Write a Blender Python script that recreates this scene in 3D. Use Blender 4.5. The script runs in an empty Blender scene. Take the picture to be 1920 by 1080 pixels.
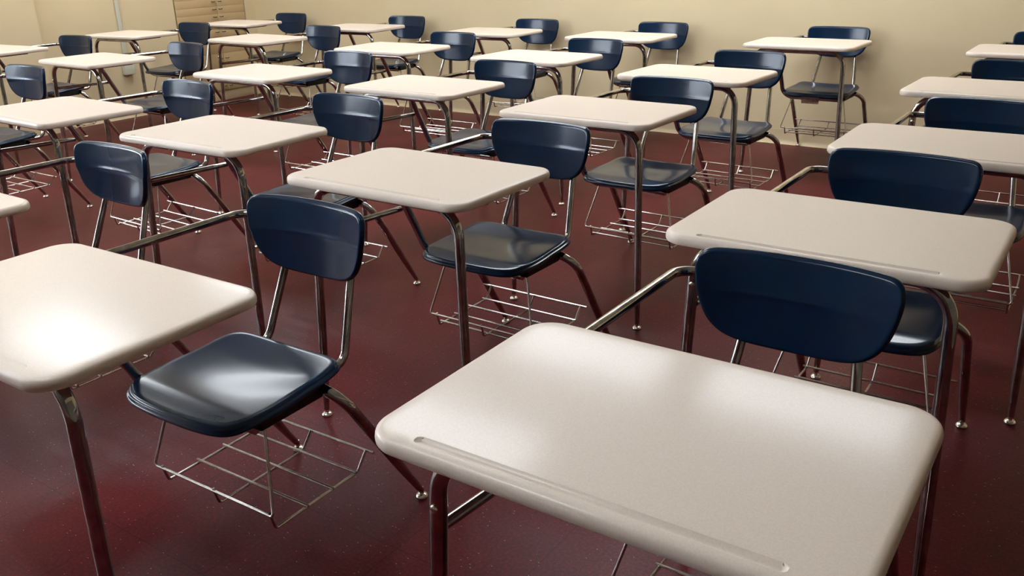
import bpy, bmesh, math
from mathutils import Vector, Matrix
C = bpy.context.scene.collection
H = 0.734            # desktop height

# ------------------------------------------------------------------ materials
def mat(name, col, rough=.5, metal=0., coat=0., coat_rough=.1, spec=.5):
    m = bpy.data.materials.new(name); m.use_nodes = True
    b = m.node_tree.nodes['Principled BSDF']
    b.inputs['Base Color'].default_value = (*col, 1)
    b.inputs['Roughness'].default_value = rough
    b.inputs['Metallic'].default_value = metal
    b.inputs['Coat Weight'].default_value = coat
    b.inputs['Coat Roughness'].default_value = coat_rough
    b.inputs['Specular IOR Level'].default_value = spec
    return m, m.node_tree, b
def noise(nt, scale, detail=2., rough=.5, coord='Object'):
    tc = nt.nodes.new('ShaderNodeTexCoord'); n = nt.nodes.new('ShaderNodeTexNoise')
    n.inputs['Scale'].default_value = scale; n.inputs['Detail'].default_value = detail
    n.inputs['Roughness'].default_value = rough
    nt.links.new(tc.outputs[coord], n.inputs['Vector']); return n
def ramp(nt, src, stops):
    r = nt.nodes.new('ShaderNodeValToRGB'); e = r.color_ramp.elements
    e[0].position, e[0].color = stops[0][0], (*stops[0][1], 1)
    e[1].position, e[1].color = stops[1][0], (*stops[1][1], 1)
    for p, c in stops[2:]:
        x = e.new(p); x.color = (*c, 1)
    nt.links.new(src, r.inputs['Fac']); return r
def bump(nt, b, src, strength, dist=.001):
    u = nt.nodes.new('ShaderNodeBump'); u.inputs['Strength'].default_value = strength
    u.inputs['Distance'].default_value = dist
    nt.links.new(src, u.inputs['Height']); nt.links.new(u.outputs['Normal'], b.inputs['Normal'])

M = {}
# desktop: beige moulded plastic
m, nt, b = mat('beige_desktop', (.66, .575, .50), .45, coat=.24, coat_rough=.13, spec=.26)
n = noise(nt, 420, 2); r = ramp(nt, n.outputs['Fac'], [(.35, (.67, .565, .47)), (.65, (.715, .61, .515))])
nt.links.new(r.outputs['Color'], b.inputs['Base Color'])
n2 = noise(nt, 35, 3); bump(nt, b, n2.outputs['Fac'], .03, .002); M['top'] = m
# seat shell: navy plastic
m, nt, b = mat('navy_plastic', (.005, .022, .065), .2, coat=.1, coat_rough=.08, spec=.30)
n = noise(nt, 9, 3); r = ramp(nt, n.outputs['Fac'], [(.3, (.0022, .0135, .038)), (.7, (.0035, .0195, .051))])
nt.links.new(r.outputs['Color'], b.inputs['Base Color'])
n2 = noise(nt, 260, 2); bump(nt, b, n2.outputs['Fac'], .05, .001); M['navy'] = m
# chrome tube, slightly worn
m, nt, b = mat('worn_chrome', (.42, .38, .34), .1, metal=1.)
n = noise(nt, 24, 5, .65); r = ramp(nt, n.outputs['Fac'], [(.35, (.28, .275, .26)), (.62, (.49, .475, .445))])
nt.links.new(r.outputs['Color'], b.inputs['Base Color'])
r2 = ramp(nt, n.outputs['Fac'], [(.4, (.05, .05, .05)), (.75, (.15, .15, .15))]); nt.links.new(r2.outputs['Color'], b.inputs['Roughness'])
M['chrome'] = m
m, nt, b = mat('bright_wire', (.66, .62, .57), .24, metal=1.)
n = noise(nt, 60, 3); r = ramp(nt, n.outputs['Fac'], [(.3, (.5, .46, .42)), (.7, (.72, .68, .63))]); nt.links.new(r.outputs['Color'], b.inputs['Base Color'])
M['wire'] = m
m, nt, b = mat('nickel_glide', (.8, .76, .68), .2, metal=1.)
n = noise(nt, 80, 3); r = ramp(nt, n.outputs['Fac'], [(.3, (.62, .58, .5)), (.7, (.84, .8, .73))]); nt.links.new(r.outputs['Color'], b.inputs['Base Color'])
M['glide'] = m
m, nt, b = mat('black_steel', (.012, .012, .014), .45, metal=.3)
n = noise(nt, 50, 3); r = ramp(nt, n.outputs['Fac'], [(.3, (.008, .008, .009)), (.7, (.02, .019, .02))]); nt.links.new(r.outputs['Color'], b.inputs['Base Color'])
M['black'] = m
m, nt, b = mat('brown_paper', (.19, .11, .09), .8)
n = noise(nt, 90, 4); r = ramp(nt, n.outputs['Fac'], [(.4, (.30, .185, .14)), (.6, (.42, .28, .22))]); nt.links.new(r.outputs['Color'], b.inputs['Base Color'])
M['paper'] = m
# painted walls
def wall_mat(name, c0, c1):
    m, nt, b = mat(name, c0, .55, spec=.35)
    n = noise(nt, 3.0, 4); r = ramp(nt, n.outputs['Fac'], [(.3, c0), (.7, c1)]); nt.links.new(r.outputs['Color'], b.inputs['Base Color'])
    n2 = noise(nt, 160, 3); bump(nt, b, n2.outputs['Fac'], .25, .002); return m
M['wall'] = wall_mat('cream_wall_paint', (.64, .515, .315), (.67, .54, .335))
M['dim'] = wall_mat('dark_unseen_surface', (.13, .105, .08), (.16, .13, .10))  # invented dark tone for out-of-view surfaces, keeps chrome reflections dark
M['skirt'] = wall_mat('beige_cove_base', (.57, .45, .285), (.60, .475, .30))
M['cab'] = wall_mat('tan_cabinet_laminate', (.50, .355, .185), (.535, .385, .205))
M['white'] = wall_mat('off_white_trim', (.58, .57, .45), (.62, .61, .49))
M['ceil'] = wall_mat('ceiling_tile', (.62, .60, .55), (.68, .66, .60))
# maroon floor tiles with pale flecks, polished
m, nt, b = mat('maroon_tile', (.12, .02, .022), .3, coat=.0, coat_rough=.2, spec=.14)
tc = nt.nodes.new('ShaderNodeTexCoord')
n = noise(nt, 2.2, 5, .6); r = ramp(nt, n.outputs['Fac'], [(.3, (.080, .0085, .0105)), (.7, (.125, .013, .016))])
n3 = noise(nt, 130, 3, .7)
r3 = ramp(nt, n3.outputs['Fac'], [(.45, (.75, .75, .75)), (.62, (1.2, 1.15, 1.2))])
mul = nt.nodes.new('ShaderNodeMix'); mul.data_type = 'RGBA'; mul.blend_type = 'MULTIPLY'; mul.inputs[0].default_value = 1
nt.links.new(r.outputs['Color'], mul.inputs[6]); nt.links.new(r3.outputs['Color'], mul.inputs[7])
mp = nt.nodes.new('ShaderNodeMapping'); mp.inputs['Rotation'].default_value = (0, 0, .5); mp.inputs['Scale'].default_value = (1, 2.6, 1)
nt.links.new(tc.outputs['Object'], mp.inputs['Vector'])
v = nt.nodes.new('ShaderNodeTexVoronoi'); v.inputs['Scale'].default_value = 34; nt.links.new(mp.outputs['Vector'], v.inputs['Vector'])
rv = ramp(nt, v.outputs['Distance'], [(.055, (1, 1, 1)), (.085, (0, 0, 0))])
fl = nt.nodes.new('ShaderNodeMix'); fl.data_type = 'RGBA'; nt.links.new(rv.outputs['Color'], fl.inputs[0])
nt.links.new(mul.outputs[2], fl.inputs[6]); fl.inputs[7].default_value = (.34, .26, .27, 1)
br = nt.nodes.new('ShaderNodeTexBrick'); br.offset = 0; br.inputs['Scale'].default_value = 1
br.inputs['Brick Width'].default_value = .305; br.inputs['Row Height'].default_value = .305; br.inputs['Mortar Size'].default_value = .0012
br.inputs['Color1'].default_value = (1, 1, 1, 1); br.inputs['Color2'].default_value = (.90, .88, .88, 1); br.inputs['Mortar'].default_value = (.55, .5, .5, 1)
nt.links.new(tc.outputs['Object'], br.inputs['Vector'])
m2 = nt.nodes.new('ShaderNodeMix'); m2.data_type = 'RGBA'; m2.blend_type = 'MULTIPLY'; m2.inputs[0].default_value = 1
nt.links.new(fl.outputs[2], m2.inputs[6]); nt.links.new(br.outputs['Color'], m2.inputs[7])
nt.links.new(m2.outputs[2], b.inputs['Base Color'])
n4 = noise(nt, 45, 3); bump(nt, b, n4.outputs['Fac'], .12, .002)
n5 = noise(nt, 1.3, 4); r5 = ramp(nt, n5.outputs['Fac'], [(.3, (.30, .30, .30)), (.7, (.44, .44, .44))]); nt.links.new(r5.outputs['Color'], b.inputs['Roughness'])
M['floor'] = m
def emit(name, col, s):
    m = bpy.data.materials.new(name); m.use_nodes = True; nt = m.node_tree
    b = nt.nodes['Principled BSDF']; b.inputs['Base Color'].default_value = (.8, .8, .8, 1)
    n = noise(nt, 300, 1); r = ramp(nt, n.outputs['Fac'], [(.3, tuple(x*.96 for x in col)), (.7, col)])
    nt.links.new(r.outputs['Color'], b.inputs['Emission Color']); b.inputs['Emission Strength'].default_value = s
    return m
M['diff'] = emit('lamp_diffuser', (.88, .94, 1.), 10.)
gm = bpy.data.materials.new('window_glass'); gm.use_nodes = True
gb = gm.node_tree.nodes['Principled BSDF']; gb.inputs['Transmission Weight'].default_value = 1; gb.inputs['Roughness'].default_value = 0; gb.inputs['IOR'].default_value = 1.02
M['glass'] = gm

# ------------------------------------------------------------------ mesh helpers
def finish(name, bm, m, parent=None, sharp=40):
    bmesh.ops.recalc_face_normals(bm, faces=bm.faces)
    me = bpy.data.meshes.new(name); bm.to_mesh(me); bm.free()
    me.shade_smooth(); me.set_sharp_from_angle(angle=math.radians(sharp))
    me.materials.append(m)
    o = bpy.data.objects.new(name, me); C.objects.link(o)
    if parent: o.parent = parent
    return o
def bx(bm, x0, x1, y0, y1, z0, z1, bev=0.):
    r = bmesh.ops.create_cube(bm, size=1)
    for v in r['verts']:
        v.co = Vector(((x0+x1)/2+v.co.x*(x1-x0), (y0+y1)/2+v.co.y*(y1-y0), (z0+z1)/2+v.co.z*(z1-z0)))
    if bev:
        es = list({e for v in r['verts'] for e in v.link_edges})
        bmesh.ops.bevel(bm, geom=es, offset=bev, segments=3, affect='EDGES', profile=.5)
def fillet(pts, rads, seg=8):
    pts = [Vector(p) for p in pts]; out = [pts[0]]
    for i in range(1, len(pts)-1):
        r = rads[i-1]; a, b_, c = pts[i-1], pts[i], pts[i+1]
        d1 = (a-b_).normalized(); d2 = (c-b_).normalized()
        ang = d1.angle(d2)
        if r <= 0 or ang > 3.1: out.append(b_); continue
        t = min(r/math.tan(ang/2), (a-b_).length*.49 if i > 1 else (a-b_).length*.95, (c-b_).length*.49 if i < len(pts)-2 else (c-b_).length*.95)
        rr = t*math.tan(ang/2)
        cen = b_+(d1+d2).normalized()*(rr/math.sin(ang/2))
        p0 = b_+d1*t; p1 = b_+d2*t
        u = (p0-cen); w = (p1-cen); tot = u.angle(w)
        for k in range(seg+1):
            f = k/seg
            out.append(cen+(u*math.sin((1-f)*tot)+w*math.sin(f*tot))/math.sin(tot))
    out.append(pts[-1]); return out
def tube(bm, pts, r, rads=None, n=14, radf=None, flat=None, seg=8):
    """sweep a round tube along a filleted polyline; radf(point) scales the radius"""
    P = fillet(pts, rads if rads else [0]*(len(pts)-2), seg) if len(pts) > 2 else [Vector(p) for p in pts]
    T = []
    for i in range(len(P)):
        a = P[max(i-1, 0)]; c = P[min(i+1, len(P)-1)]; T.append((c-a).normalized())
    nrm = T[0].orthogonal().normalized()
    rings = []
    for i, p in enumerate(P):
        if i:
            q = T[i-1].rotation_difference(T[i]); nrm = q @ nrm
        nrm = (nrm-T[i]*nrm.dot(T[i])).normalized(); bi = T[i].cross(nrm)
        rr = r*(radf(p) if radf else 1)
        rings.append([bm.verts.new(p+(nrm*math.cos(2*math.pi*k/n)+bi*math.sin(2*math.pi*k/n))*rr) for k in range(n)])
    for a, c in zip(rings, rings[1:]):
        for k in range(n): bm.faces.new((a[k], a[(k+1) % n], c[(k+1) % n], c[k]))
    bm.faces.new(rings[0][::-1]); bm.faces.new(rings[-1])
def lathe(bm, prof, cx, cy, n=20):
    rings = []
    for r, z in prof:
        rings.append([bm.verts.new((cx+r*math.cos(2*math.pi*k/n), cy+r*math.sin(2*math.pi*k/n), z)) for k in range(n)])
    for a, c in zip(rings, rings[1:]):
        for k in range(n): bm.faces.new((a[k], a[(k+1) % n], c[(k+1) % n], c[k]))
    bm.faces.new(rings[0][::-1]); bm.faces.new(rings[-1])
def empty(name, loc, rz, label, cat, group=None):
    o = bpy.data.objects.new(name, None); C.objects.link(o); o.location = loc; o.rotation_euler = (0, 0, rz)
    o.empty_display_size = .1
    o['label'] = label; o['category'] = cat
    if group: o['group'] = group
    return o
def struct(name, bm, m, parent=None):
    o = finish(name, bm, m, parent)
    if not parent: o['kind'] = 'structure'
    return o
def copy_tree(o, parent=None):
    c = o.copy(); C.objects.link(c)
    if parent: c.parent = parent
    for ch in list(o.children): copy_tree(ch, c)
    return c

# ------------------------------------------------------------------ the desk
def rrect(hx, hy, r, n=10):
    out = []
    for cx, cy, a0 in ((hx-r, hy-r, 0), (-hx+r, hy-r, 90), (-hx+r, -hy+r, 180), (hx-r, -hy+r, 270)):
        for k in range(n+1):
            a = math.radians(a0+90*k/n); out.append((cx+r*math.cos(a), cy+r*math.sin(a)))
    return out
def desktop_mesh():
    bm = bmesh.new(); W, D, R = .305, .212, .052
    prof = [(.026, .0), (.012, -.0001), (.0085, -.0005), (.0058, -.0014), (.0036, -.0028), (.0019, -.0048), (.0007, -.0080), (0, -.0125), (.0004, -.0180), (.0022, -.0210), (.006, -.0225)]
    rings = []
    for ins, dz in prof:
        rings.append([bm.verts.new((x, y, H+dz)) for x, y in rrect(W-ins, D-ins, R-ins*.9)])
    n = len(rings[0])
    for a, c in zip(rings, rings[1:]):
        for k in range(n): bm.faces.new((a[k], a[(k+1) % n], c[(k+1) % n], c[k]))
    bm.faces.new(rings[0]); bm.faces.new(rings[-1][::-1])
    bmesh.ops.recalc_face_normals(bm, faces=bm.faces)
    me = bpy.data.meshes.new('desktop'); bm.to_mesh(me); bm.free()
    o = bpy.data.objects.new('desktop', me); C.objects.link(o)
    # pencil groove: long channel with round ends near the front edge
    cb = bmesh.new()
    x0, yc, rr, zc = .222, -.1885, .0095, H+.0055
    ng = 20; ringsc = []
    stations = [(-x0-rr*math.cos(t), math.sin(t)) for t in [math.pi/2*k/6 for k in range(7)]]
    stations += [(x0+rr*math.cos(t), math.sin(t)) for t in [math.pi/2*(6-k)/6 for k in range(7)]]
    for x, s in stations:
        s = max(s, .02)
        ringsc.append([cb.verts.new((x, yc+rr*s*math.cos(2*math.pi*k/ng), zc+rr*s*math.sin(2*math.pi*k/ng))) for k in range(ng)])
    for a, c in zip(ringsc, ringsc[1:]):
        for k in range(ng): cb.faces.new((a[k], a[(k+1) % ng], c[(k+1) % ng], c[k]))
    cb.faces.new(ringsc[0][::-1]); cb.faces.new(ringsc[-1])
    bmesh.ops.recalc_face_normals(cb, faces=cb.faces)
    mc = bpy.data.meshes.new('cutter'); cb.to_mesh(mc); cb.free()
    co = bpy.data.objects.new('cutter', mc); C.objects.link(co)
    md = o.modifiers.new('b', 'BOOLEAN'); md.operation = 'DIFFERENCE'; md.object = co; md.solver = 'EXACT'
    dg = bpy.context.evaluated_depsgraph_get(); new = bpy.data.meshes.new_from_object(o.evaluated_get(dg))
    bm = bmesh.new(); bm.from_mesh(new)
    ed = [e for e in bm.edges if all(abs(v.co.z-H) < 1e-5 and abs(v.co.y-yc) < .0095 for v in e.verts) and len(e.link_faces) == 2 and e.calc_face_angle(0) > .3]
    if ed: bmesh.ops.bevel(bm, geom=ed, offset=.0012, segments=3, affect='EDGES', profile=.5)
    bpy.data.objects.remove(o); bpy.data.objects.remove(co)
    return bm

def sstep(a, b, x):
    t = min(1, max(0, (x-a)/(b-a))); return t*t*(3-2*t)
def shell(outline, zf, prof, th, N=14, offdir=None):
    """concentric rings from centre to outline, then a rolled rim, then the underside.
       outline: list of 2-D points; zf(a,b)->3-D point on the sheet; prof: (outset, drop) steps of the rim."""
    bm = bmesh.new(); n = len(outline)
    cx = sum(p[0] for p in outline)/n; cy = sum(p[1] for p in outline)/n
    def pt(s, k): return (cx+(outline[k][0]-cx)*s, cy+(outline[k][1]-cy)*s)
    rings = []
    for i in range(1, N+1):
        s = (i/N)**.85
        rings.append([bm.verts.new(zf(*pt(s, k))) for k in range(n)])
    cen = bm.verts.new(zf(cx, cy))
    for k in range(n): bm.faces.new((cen, rings[0][k], rings[0][(k+1) % n]))
    for a, c in zip(rings, rings[1:]):
        for k in range(n): bm.faces.new((a[k], c[k], c[(k+1) % n], a[(k+1) % n]))
    last = rings[-1]
    nr = []
    for k in range(n):
        a = outline[k-1]; c = outline[(k+1) % n]
        t = Vector((c[0]-a[0], c[1]-a[1])).normalized(); nr.append((t.y, -t.x))
    if sum(nr[k][0]*(outline[k][0]-cx)+nr[k][1]*(outline[k][1]-cy) for k in range(n)) < 0: nr = [(-x, -y) for x, y in nr]
    for out_, drop in prof:
        ring = []
        for k in range(n):
            q = zf(outline[k][0]+nr[k][0]*out_, outline[k][1]+nr[k][1]*out_)
            ring.append(bm.verts.new(Vector(q)+offdir*drop))
        for k in range(n): bm.faces.new((last[k], ring[k], ring[(k+1) % n], last[(k+1) % n]))
        last = ring
    for s in (.93, .8, .55, .25):
        ring = [bm.verts.new(Vector(zf(*pt(s, k)))+offdir*th) for k in range(n)]
        for k in range(n): bm.faces.new((last[k], ring[k], ring[(k+1) % n], last[(k+1) % n]))
        last = ring
    bm.faces.new(last)
    return bm

def smooth_closed(pts, sub=5):
    out = []; n = len(pts)
    for i in range(n):
        p0, p1, p2, p3 = (Vector(pts[(i+j-1) % n]) for j in range(4))
        for k in range(sub):
            t = k/sub
            out.append(tuple(.5*((2*p1)+(-p0+p2)*t+(2*p0-5*p1+4*p2-p3)*t*t+(-p0+3*p1-3*p2+p3)*t**3)))
    return out

def seat_mesh():
    half = [(0, .172), (.07, .174), (.122, .180), (.156, .193), (.173, .216), (.180, .252), (.181, .31), (.177, .37), (.175, .43), (.170, .467), (.155, .490), (.125, .501), (.07, .505), (0, .506)]
    pts = half+[(-x, y) for x, y in half[-2:0:-1]]
    out = smooth_closed(pts, 4)
    def zf(x, y):
        z = .4325
        z -= .008*(1-sstep(.165, .235, y))                       # waterfall front
        d = math.exp(-((y-.38)/.105)**2)
        z -= .006*d*(1-(x/.18)**2*1.1)                           # dish
        z += .007*sstep(.25, .50, y)*(abs(x)/.17)**2
        z += .007*sstep(.40, .52, y)
        return Vector((x, y, z))
    prof = [(.003, .0012), (.0055, .0040), (.006, .0065), (.0072, .0080), (.0098, .0090), (.0122, .0112), (.0132, .0142), (.0124, .0178), (.0095, .0200), (.004, .0205), (-.003, .0180), (-.006, .0130)]
    return shell(out, zf, prof, .008, offdir=Vector((0, 0, -1)))

def back_y(z, x):
    y = .628+(z-.60)*.09
    y += .05*max(0, z-.690)-.0011*math.exp(-((z-.690)/.006)**2)   # faint crease across the front face
    y -= .036*(abs(x)/.19)**2.2
    return y
def back_mesh():
    half = [(0, .5945), (.05, .5955), (.092, .600), (.124, .611), (.147, .630), (.162, .655), (.172, .685), (.1775, .714), (.1785, .739), (.1725, .7530), (.159, .7585), (.134, .7598), (.07, .760), (0, .760)]
    pts = half+[(-x, z) for x, z in half[-2:0:-1]]
    out = smooth_closed(pts, 4)
    def zf(x, z): return Vector((x-.008, back_y(z, x)-.020, z-.006))
    prof = [(.0025, .0008), (.0048, .0028), (.0052, .0050), (.0062, .0070), (.0078, .0095), (.0080, .0130), (.0060, .0165), (.001, .0175), (-.004, .0140), (-.006, .0095)]
    return shell(out, zf, prof, .008, N=30, offdir=Vector((0, 1, 0)))

def taper(z1, r0=.58):
    def f(p):
        if p.z > z1: return 1.
        return r0+(1-r0)*(max(p.z, 0)/z1)
    return f
def subdiv_leg(a, b, k=6):
    a = Vector(a); b = Vector(b); return [a.lerp(b, i/k) for i in range(1, k+1)]
def glide(bm, x, y):
    lathe(bm, [(.005, .030), (.006, .0125), (.0115, .0115), (.0155, .0075), (.0165, .0035), (.015, .0)], x, y)

NF = .0127
def make_desk(loc, rz, label, front_wire=True):
    t = empty('student_desk', loc, rz, label, 'school desk', 'desks with attached chairs set out in rows')
    dt = finish('desktop', desktop_mesh(), M['top'], t, 35)
    wn = dt.modifiers.new('weighted_normal', 'WEIGHTED_NORMAL'); wn.keep_sharp = True; wn.weight = 100
    finish('seat', seat_mesh(), M['navy'], t, 60)
    finish('backrest', back_mesh(), M['navy'], t, 60)
    zt = H-.0225-NF
    for s in (-1, 1):        # front legs, each half of the arch under the desktop
        bm = bmesh.new()
        P = fillet([(0, -.143, zt), (s*.247, -.143, zt), (s*.2585, -.1555, .38)], [.072], 10)[:-1]
        a = P[-1]; e = Vector((s*.2695, -.1695, .022)); P += [a.lerp(e, k/7) for k in range(1, 8)]
        tube(bm, [tuple(p) for p in P], NF, radf=taper(.14))
        lg = finish('leg', bm, M['chrome'], t)
        bm = bmesh.new(); glide(bm, s*.2697, -.170); finish('glide', bm, M['glide'], lg)
        if s < 0:
            bm = bmesh.new()
            for zz in (.612,):
                r = bmesh.ops.create_uvsphere(bm, u_segments=12, v_segments=8, radius=.0065)
                for v in r['verts']: v.co = Vector((v.co.x-.2475, v.co.y*.5-.1465-NF, v.co.z+zz))
            finish('rivet', bm, M['glide'], lg)
    for s in (-1, 1):        # rear legs, each half of the arch under the seat
        bm = bmesh.new()
        P = fillet([(0, .440, .3975), (s*.218, .440, .3975), (s*.2185, .557, .1985)], [.066], 10)[:-1]
        e = Vector((s*.219, .674, .022)); a = P[-1]
        P += [a.lerp(e, k/7) for k in range(1, 8)]
        tube(bm, [tuple(p) for p in P], NF, radf=taper(.13))
        lg = finish('leg', bm, M['chrome'], t)
        bm = bmesh.new(); glide(bm, s*.2191, .6755); finish('glide', bm, M['glide'], lg)
    bm = bmesh.new()         # tube that dives from the desktop to the front of the seat
    tube(bm, [(-.2, -.127, zt), (-.2, .098, zt), (-.2, .2585, .383), (.150, .262, .383)], .0125, [.05, .062], seg=10)
    finish('seat_support_tube', bm, M['chrome'], t)
    bm = bmesh.new(); tube(bm, [(-.2475, -.140, .564), (-.222, .165, .560)], .0092); finish('side_bar', bm, M['chrome'], t)
    bm = bmesh.new()
    tube(bm, [(-.245, -.02, .6985), (-.245, .622, .695), (-.085, .640, .690)], .0098, [.040], seg=10)
    finish('arm', bm, M['chrome'], t)
    for q in ((.178, .205, -.13, .10, H-.037), (-.236, -.222, -.06, .12, H-.029)):
        bm = bmesh.new(); bx(bm, *q, H-.0222, .002); finish('desktop_bracket', bm, M['black'], t)
    for s in (-1, 1):
        bm = bmesh.new()
        tube(bm, [(s*.118, .44, .4065), (s*.126, .548, .4065), (s*.104-.004, .625, .600), (s*.098-.004, .637, .712)], .0098, [.040, .12], seg=9)
        finish('back_post', bm, M['chrome'], t)
        bm = bmesh.new(); bx(bm, s*.150-.015, s*.150+.015, .262, .440, .379, .4120, .004)
        r = bmesh.ops.create_uvsphere(bm, u_segments=10, v_segments=6, radius=.004)
        for v in r['verts']: v.co = Vector((v.co.x*.5+s*.165, v.co.y+.37, v.co.z+.388))
        finish('seat_bracket', bm, M['black'], t)
    bm = bmesh.new(); r = .0034; f = lambda pts, rd=None: tube(bm, pts, r, rd, n=8, seg=4)
    f([(-.148, .285, .392), (-.196, .236, .200), (.196, .236, .200), (.148, .285, .392)], [.008, .008])
    for x in (-.168, .008, .186):
        f([(x, .236, .206), (x, .246, .164), (x, .497, .164), (x, .529, .203)], [.008, .012])
    for y in (.333, .410, .486)+((.262,) if front_wire else ()):
        f([(-.176, y, .169), (.193, y, .169)])
    f([(-.205, .533, .200), (.206, .533, .200)])
    finish('book_basket', bm, M['wire'], t)
    return t

DESKS = {
 'A1': ((-0.425, 0.892, 0.013), 'school desk nearest the camera, its beige top filling the bottom centre'),
 'A2': ((-0.462, 1.804, 0.008), 'school desk directly behind the nearest one, its beige top above the nearest backrest'),
 'A3': ((-0.412, 2.74, 0.011), 'third school desk back in the right-hand column, top cut by the right picture edge'),
 'A4': ((-0.461, 3.822, -0.019), 'fourth school desk back in the right-hand column, second from the cream back wall'),
 'A5': ((-0.453, 5.12, 0.001), 'farthest desk of the right-hand column, against the back wall at the right picture edge'),
 'B1': ((-1.505, 0.728, 0.026), 'school desk at lower left with whole glossy navy seat and wire basket in plain view'),
 'B2': ((-1.545, 1.748, -0.003), 'school desk in the centre of the picture, behind the large lower-left one'),
 'B3': ((-1.594, 2.79, -0.018), 'third desk back in the second column from the right, two long front legs showing'),
 'B4': ((-1.647, 3.768, -0.034), 'fourth desk back in the second column from the right, in front of the tagged one'),
 'B5': ((-1.59, 5.118, -0.012), 'desk against the back wall with a brown paper tag under its navy seat'),
 'C1': ((-2.5, 0.857, -0.007), 'desk at left edge, only a beige top corner showing, navy backrest left of centre-left desk'),
 'C2': ((-2.513, 1.879, 0.013), 'large centre-left desk whose side bar shows between its two front legs'),
 'C3': ((-2.566, 2.984, -0.021), 'third desk back in the third column from the right, behind the centre-left desk'),
 'C4': ((-2.674, 4.029, -0.037), 'fourth desk back in the third column from the right, second from the back wall'),
 'C5': ((-2.759, 5.118, -0.014), 'desk against the back wall, top right of centre, next column left of the tagged one'),
 'D1': ((-3.60, .85, 0), 'desk beyond the left edge of which only one rear chrome leg shows'),
 'D2': ((-3.516, 1.863, -0.034), 'desk at the left edge with broad beige top, left of the centre-left desk'),
 'D3': ((-3.624, 2.993, -0.01), 'second fully visible desk of the fourth column from the right, left of centre'),
 'D4': ((-3.745, 4.085, 0.006), 'fourth-column desk one place in front of the back wall, above the picture centre-left'),
 'D5': ((-3.759, 5.116, 0.021), 'fourth-column desk against the back wall, its beige top just left of the top centre'),
 'E2': ((-4.861, 1.863, 0.022), 'desk cut off at the left edge, only its navy backrest and seat in the picture'),
 'E3': ((-5.054, 2.979, -0.037), 'upper left desk in the fifth column from the right, before the pale cable raceway'),
 'E4': ((-5.075, 4.186, -0.042), 'fifth-column desk standing in front of the tan storage cabinet'),
 'E5': ((-4.995, 5.095, 0.055), 'fifth-column desk against the back wall, just right of the room corner'),
 'F3': ((-6.313, 3.018, 0.073), 'desk by the left wall cut off by the upper left picture edge'),
 'F4': ((-6.40, 4.09, 0.062), 'desk by the left wall standing right below the cable raceway'),
 'F5': ((-6.36, 5.085, 0.05), 'desk in the far corner directly before the tan cabinet, small beige top'),
}
(px, py, pr), pl = DESKS['A2']
proto = make_desk((px, py, 0), pr, pl)
for k, ((x, y, rz), lab) in DESKS.items():
    if k == 'A2': continue
    if k == 'B1':
        o = make_desk((x, y, 0), rz, lab, front_wire=False)
        for c in o.children:
            if c.name.startswith('backrest'): c.location = (0, 0, -.008)
    else:
        o = copy_tree(proto); o.location = (x, y, 0); o.rotation_euler = (0, 0, rz); o['label'] = lab
    if k == 'A1':                                   # this backrest sits a little lower and skewed on its posts
        for c in o.children:
            if c.name.startswith('backrest'): c.location = (-.008, 0, -.008)
            if c.name.startswith('leg') and min(v.co.x for v in c.data.vertices) < -.2 and min(v.co.y for v in c.data.vertices) < -.1: c.location = (.014, 0, 0)
    if k == 'B5':
        bm = bmesh.new(); bx(bm, -.085, .018, .2475, .2493, .352, .394, .0006)
        tg = finish('paper_tag', bm, M['paper'], o); tg['label'] = 'brown paper tag with a smudged surface'

# ------------------------------------------------------------------ the room
XL, XR, YB, YF, ZC = -7.03, 1.7, 5.815, -3.6, 2.85
bm = bmesh.new(); bx(bm, XL-.3, XR+.2, YF-.2, YB+.2, -.1, 0); struct('floor', bm, M['floor'])
bm = bmesh.new(); bx(bm, XL-.3, XR+.2, YF-.2, YB+.2, ZC, ZC+.1); struct('ceiling', bm, M['ceil'])
bm = bmesh.new(); bx(bm, XL-.4, XR+.2, YB, YB+.15, 0, ZC); struct('wall_back', bm, M['wall'])
bm = bmesh.new(); bx(bm, XR, XR+.15, YF, YB, 0, ZC); struct('wall_right', bm, M['wall'])
bm = bmesh.new(); bx(bm, XR-.03, XR-.0005, YF+.01, 3.2, .02, 2.3); struct('unseen_dark_panel_1', bm, M['dim'])  # panel added out of view to darken reflections from the right
bm = bmesh.new(); bx(bm, XL-.3, XR+.15, YF-.15, YF, 0, ZC); struct('wall_front', bm, M['dim'])  # wall behind the camera, coloured dark for contrast in the chrome
WY0, WY1, WZ0, WZ1 = -3.2, 1.4, .95, 2.5
bm = bmesh.new()      # left wall with the window opening; thicker section up to y=3.68, cabinet bay beyond 4.96
bx(bm, XL-.2, XL+.09, YF, WY0, 0, ZC); bx(bm, XL-.2, XL+.09, WY1, 3.68, 0, ZC)
bx(bm, XL-.2, XL+.09, WY0, WY1, 0, WZ0); bx(bm, XL-.2, XL+.09, WY0, WY1, WZ1, ZC)
bx(bm, XL-.2, XL, 3.68, 4.935, 0, ZC); bx(bm, XL-.2, XL, 5.70, YB, 0, ZC)
bx(bm, XL-.2, XL, 4.935, 5.70, 2.1, ZC)
struct('wall_left', bm, M['wall'])
w = bmesh.new()
for y in (WY0, WY0+1.5, WY0+3.0, WY1-.05): bx(w, XL-.12, XL-.04, y, y+.05, WZ0, WZ1)
for z in (WZ0, WZ1-.05, (WZ0+WZ1)/2): bx(w, XL-.12, XL-.04, WY0, WY1, z, z+.05)
wf = struct('window_1', w, M['white'])
g = bmesh.new(); bx(g, XL-.085, XL-.08, WY0, WY1, WZ0, WZ1); finish('window_glass', g, M['glass'], wf)
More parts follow.
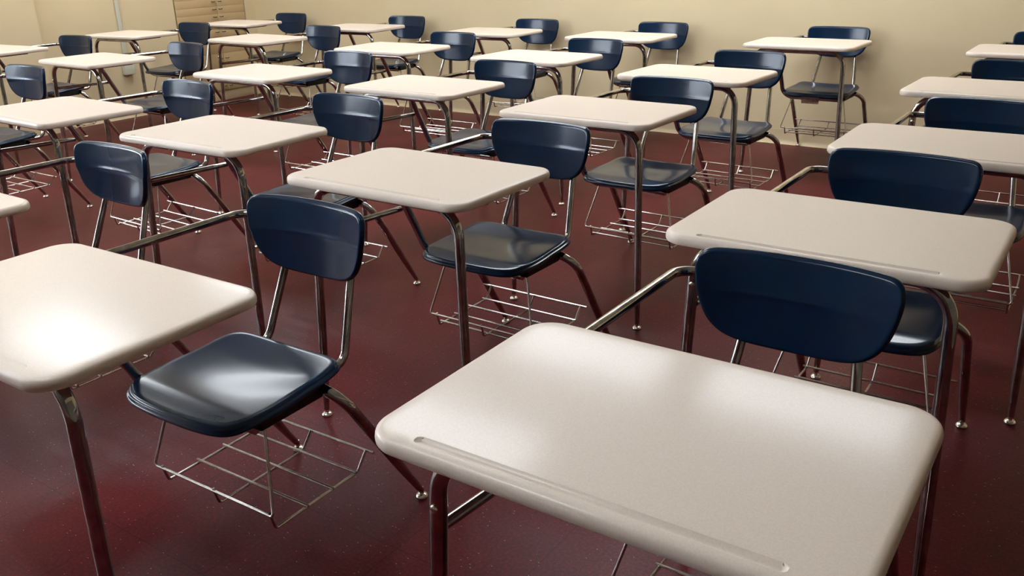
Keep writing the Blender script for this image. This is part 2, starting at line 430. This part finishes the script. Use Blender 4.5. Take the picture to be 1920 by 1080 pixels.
# cove base strips
def cove(name, x0, y0, x1, y1, nx, ny):
    bm = bmesh.new()
    prof = [(0, .095), (.003, .095), (.0035, .030), (.006, .016), (.014, .005), (.026, .0022), (.026, 0), (0, 0)]
    for (ax, ay) in ((x0, y0), (x1, y1)):
        for d, z in prof: bm.verts.new((ax+nx*d, ay+ny*d, z))
    bm.verts.ensure_lookup_table(); n = len(prof)
    for k in range(n): bm.faces.new([bm.verts[i] for i in (k, (k+1) % n, n+(k+1) % n, n+k)])
    bm.faces.new([bm.verts[i] for i in range(n)]); bm.faces.new([bm.verts[i] for i in range(n, 2*n)])
    struct(name, bm, M['skirt'])
cove('baseboard_back', XL+.03, YB, XR, YB, 0, -1)
cove('baseboard_left', XL, 3.70, XL, 4.93, 1, 0)
cove('baseboard_front', XL+.12, YF, XR, YF, 0, 1)

# storage cabinet let into the left wall
t = empty('storage_cabinet', (XL-.02, 4.945, 0), 0, 'tan built-in storage cabinet with two columns of drawers in the corner', 'cabinet')
y0, y1, ym = 0., .75, .442
bm = bmesh.new(); bx(bm, -.16, .002, y0, y1, 0, 2.09); finish('body', bm, M['cab'], t)
bm = bmesh.new(); bx(bm, .0025, .010, y0, y1, .0, .085, .002); finish('toe_board', bm, M['skirt'], t)
rows = [(.09, .167), (.168, .420), (.422, .566)]+[(.569+.066*k, .569+.066*k+.0653) for k in range(11)]
def pull(bm, y, z):
    tube(bm, [(.017, y-.016, z), (.030, y-.016, z-.003), (.030, y+.016, z-.003), (.017, y+.016, z)], .0028, [.004, .004], n=8, seg=3)
for i, (a, c) in enumerate(rows):
    for ya, yc, hy in ((y0+.006, ym-.002, ym-.035), (ym+.002, y1-.006, ym+.035)):
        bm = bmesh.new(); bx(bm, .003, .018, ya, yc, a, c, .0012); d = finish('drawer' if i != 1 else 'door', bm, M['cab'], t)
        if i != 2:
            bm = bmesh.new(); pull(bm, hy, {0: .128, 1: .377}.get(i, (a+c)/2+.01)); finish('handle', bm, M['black'], d)
for ya, yc, hy in ((y0+.006, ym-.002, ym-.035), (ym+.002, y1-.006, ym+.035)):
    bm = bmesh.new(); bx(bm, .003, .018, ya, yc, 1.305, 2.08, .0012); d = finish('door', bm, M['cab'], t)
    bm = bmesh.new(); pull(bm, hy, 1.36); finish('handle', bm, M['black'], d)

# cable raceway and outlet on the left wall
t = empty('cable_raceway', (XL, 4.395, 0), 0, 'thin pale vertical cable raceway running down the left wall', 'cable raceway')
bm = bmesh.new(); bx(bm, .0005, .020, -.017, .017, .40, ZC-.002, .003); finish('channel', bm, M['white'], t)
bm = bmesh.new(); bx(bm, .0005, .045, -.045, .045, .355, .47, .004); finish('junction_box', bm, M['white'], t)
t = empty('power_outlet', (XL, 4.157, .39), 0, 'small pale power outlet plate low on the left wall below the raceway', 'power outlet')
bm = bmesh.new(); bx(bm, .0005, .006, -.037, .037, -.058, .058, .002); finish('cover_plate', bm, M['white'], t)
for z in (-.026, .026):
    bm = bmesh.new(); bx(bm, .0062, .0085, -.015, .015, z-.012, z+.012, .001)
    finish('socket', bm, M['cab'], t)

# ceiling lights (above the frame; most show in the glossy tops, the last is added fill for near desks)
for i, (x, y) in enumerate(((-2.97, 3.42), (-6.1, 3.0), (-5.95, 4.62), (-1.35, 4.85), (-2.85, 4.85), (-5.6, .6), (-1.9, .2))):
    t = empty('ceiling_light', (x, y, ZC), 0, 'unseen fluorescent ceiling light above the desk rows', 'ceiling light', 'fluorescent ceiling lights')
    bm = bmesh.new()
    for a in ((-.62, .62, -.31, -.29), (-.62, .62, .29, .31), (-.62, -.60, -.29, .29), (.60, .62, -.29, .29)): bx(bm, a[0], a[1], a[2], a[3], -.03, -.0005)
    finish('frame', bm, M['white'], t)
    bm = bmesh.new(); bx(bm, -.60, .60, -.29, .29, -.022, -.012); finish('diffuser', bm, M['diff'], t)

# ------------------------------------------------------------------ daylight
world = bpy.data.worlds.new('sky'); bpy.context.scene.world = world; world.use_nodes = True
wn = world.node_tree; bg = wn.nodes['Background']
bg.inputs['Color'].default_value = (.75, .87, 1, 1); bg.inputs['Strength'].default_value = 1.5
ld = bpy.data.lights.new('window_daylight', 'AREA'); ld.shape = 'RECTANGLE'; ld.size = WZ1-WZ0; ld.size_y = WY1-WY0
ld.energy = 220; ld.color = (.82, .91, 1.)
lo = bpy.data.objects.new('window_daylight', ld); C.objects.link(lo)
lo.location = (XL-.25, (WY0+WY1)/2, (WZ0+WZ1)/2); lo.rotation_euler = (0, math.radians(-90), 0)

# ------------------------------------------------------------------ camera
cam = bpy.data.cameras.new('camera'); co = bpy.data.objects.new('camera', cam); C.objects.link(co)
cam.sensor_width = 36; cam.lens = 36*1671.11/1920; cam.clip_start = .02
R = Vector((.819905, .571792, -.028453)); U = Vector((-.184999, .311652, .932013)); F = Vector((-.541785, .758899, -.361306))
co.matrix_world = Matrix(((R.x, U.x, -F.x, 0), (R.y, U.y, -F.y, 0), (R.z, U.z, -F.z, 1.2946), (0, 0, 0, 1)))
sc = bpy.context.scene; sc.camera = co
sc.view_settings.view_transform = 'Standard'; sc.view_settings.look = 'None'
sc.view_settings.exposure = 0.82; sc.view_settings.gamma = 1
sc.cycles.max_bounces = 8; sc.cycles.diffuse_bounces = 4; sc.cycles.sample_clamp_indirect = 6
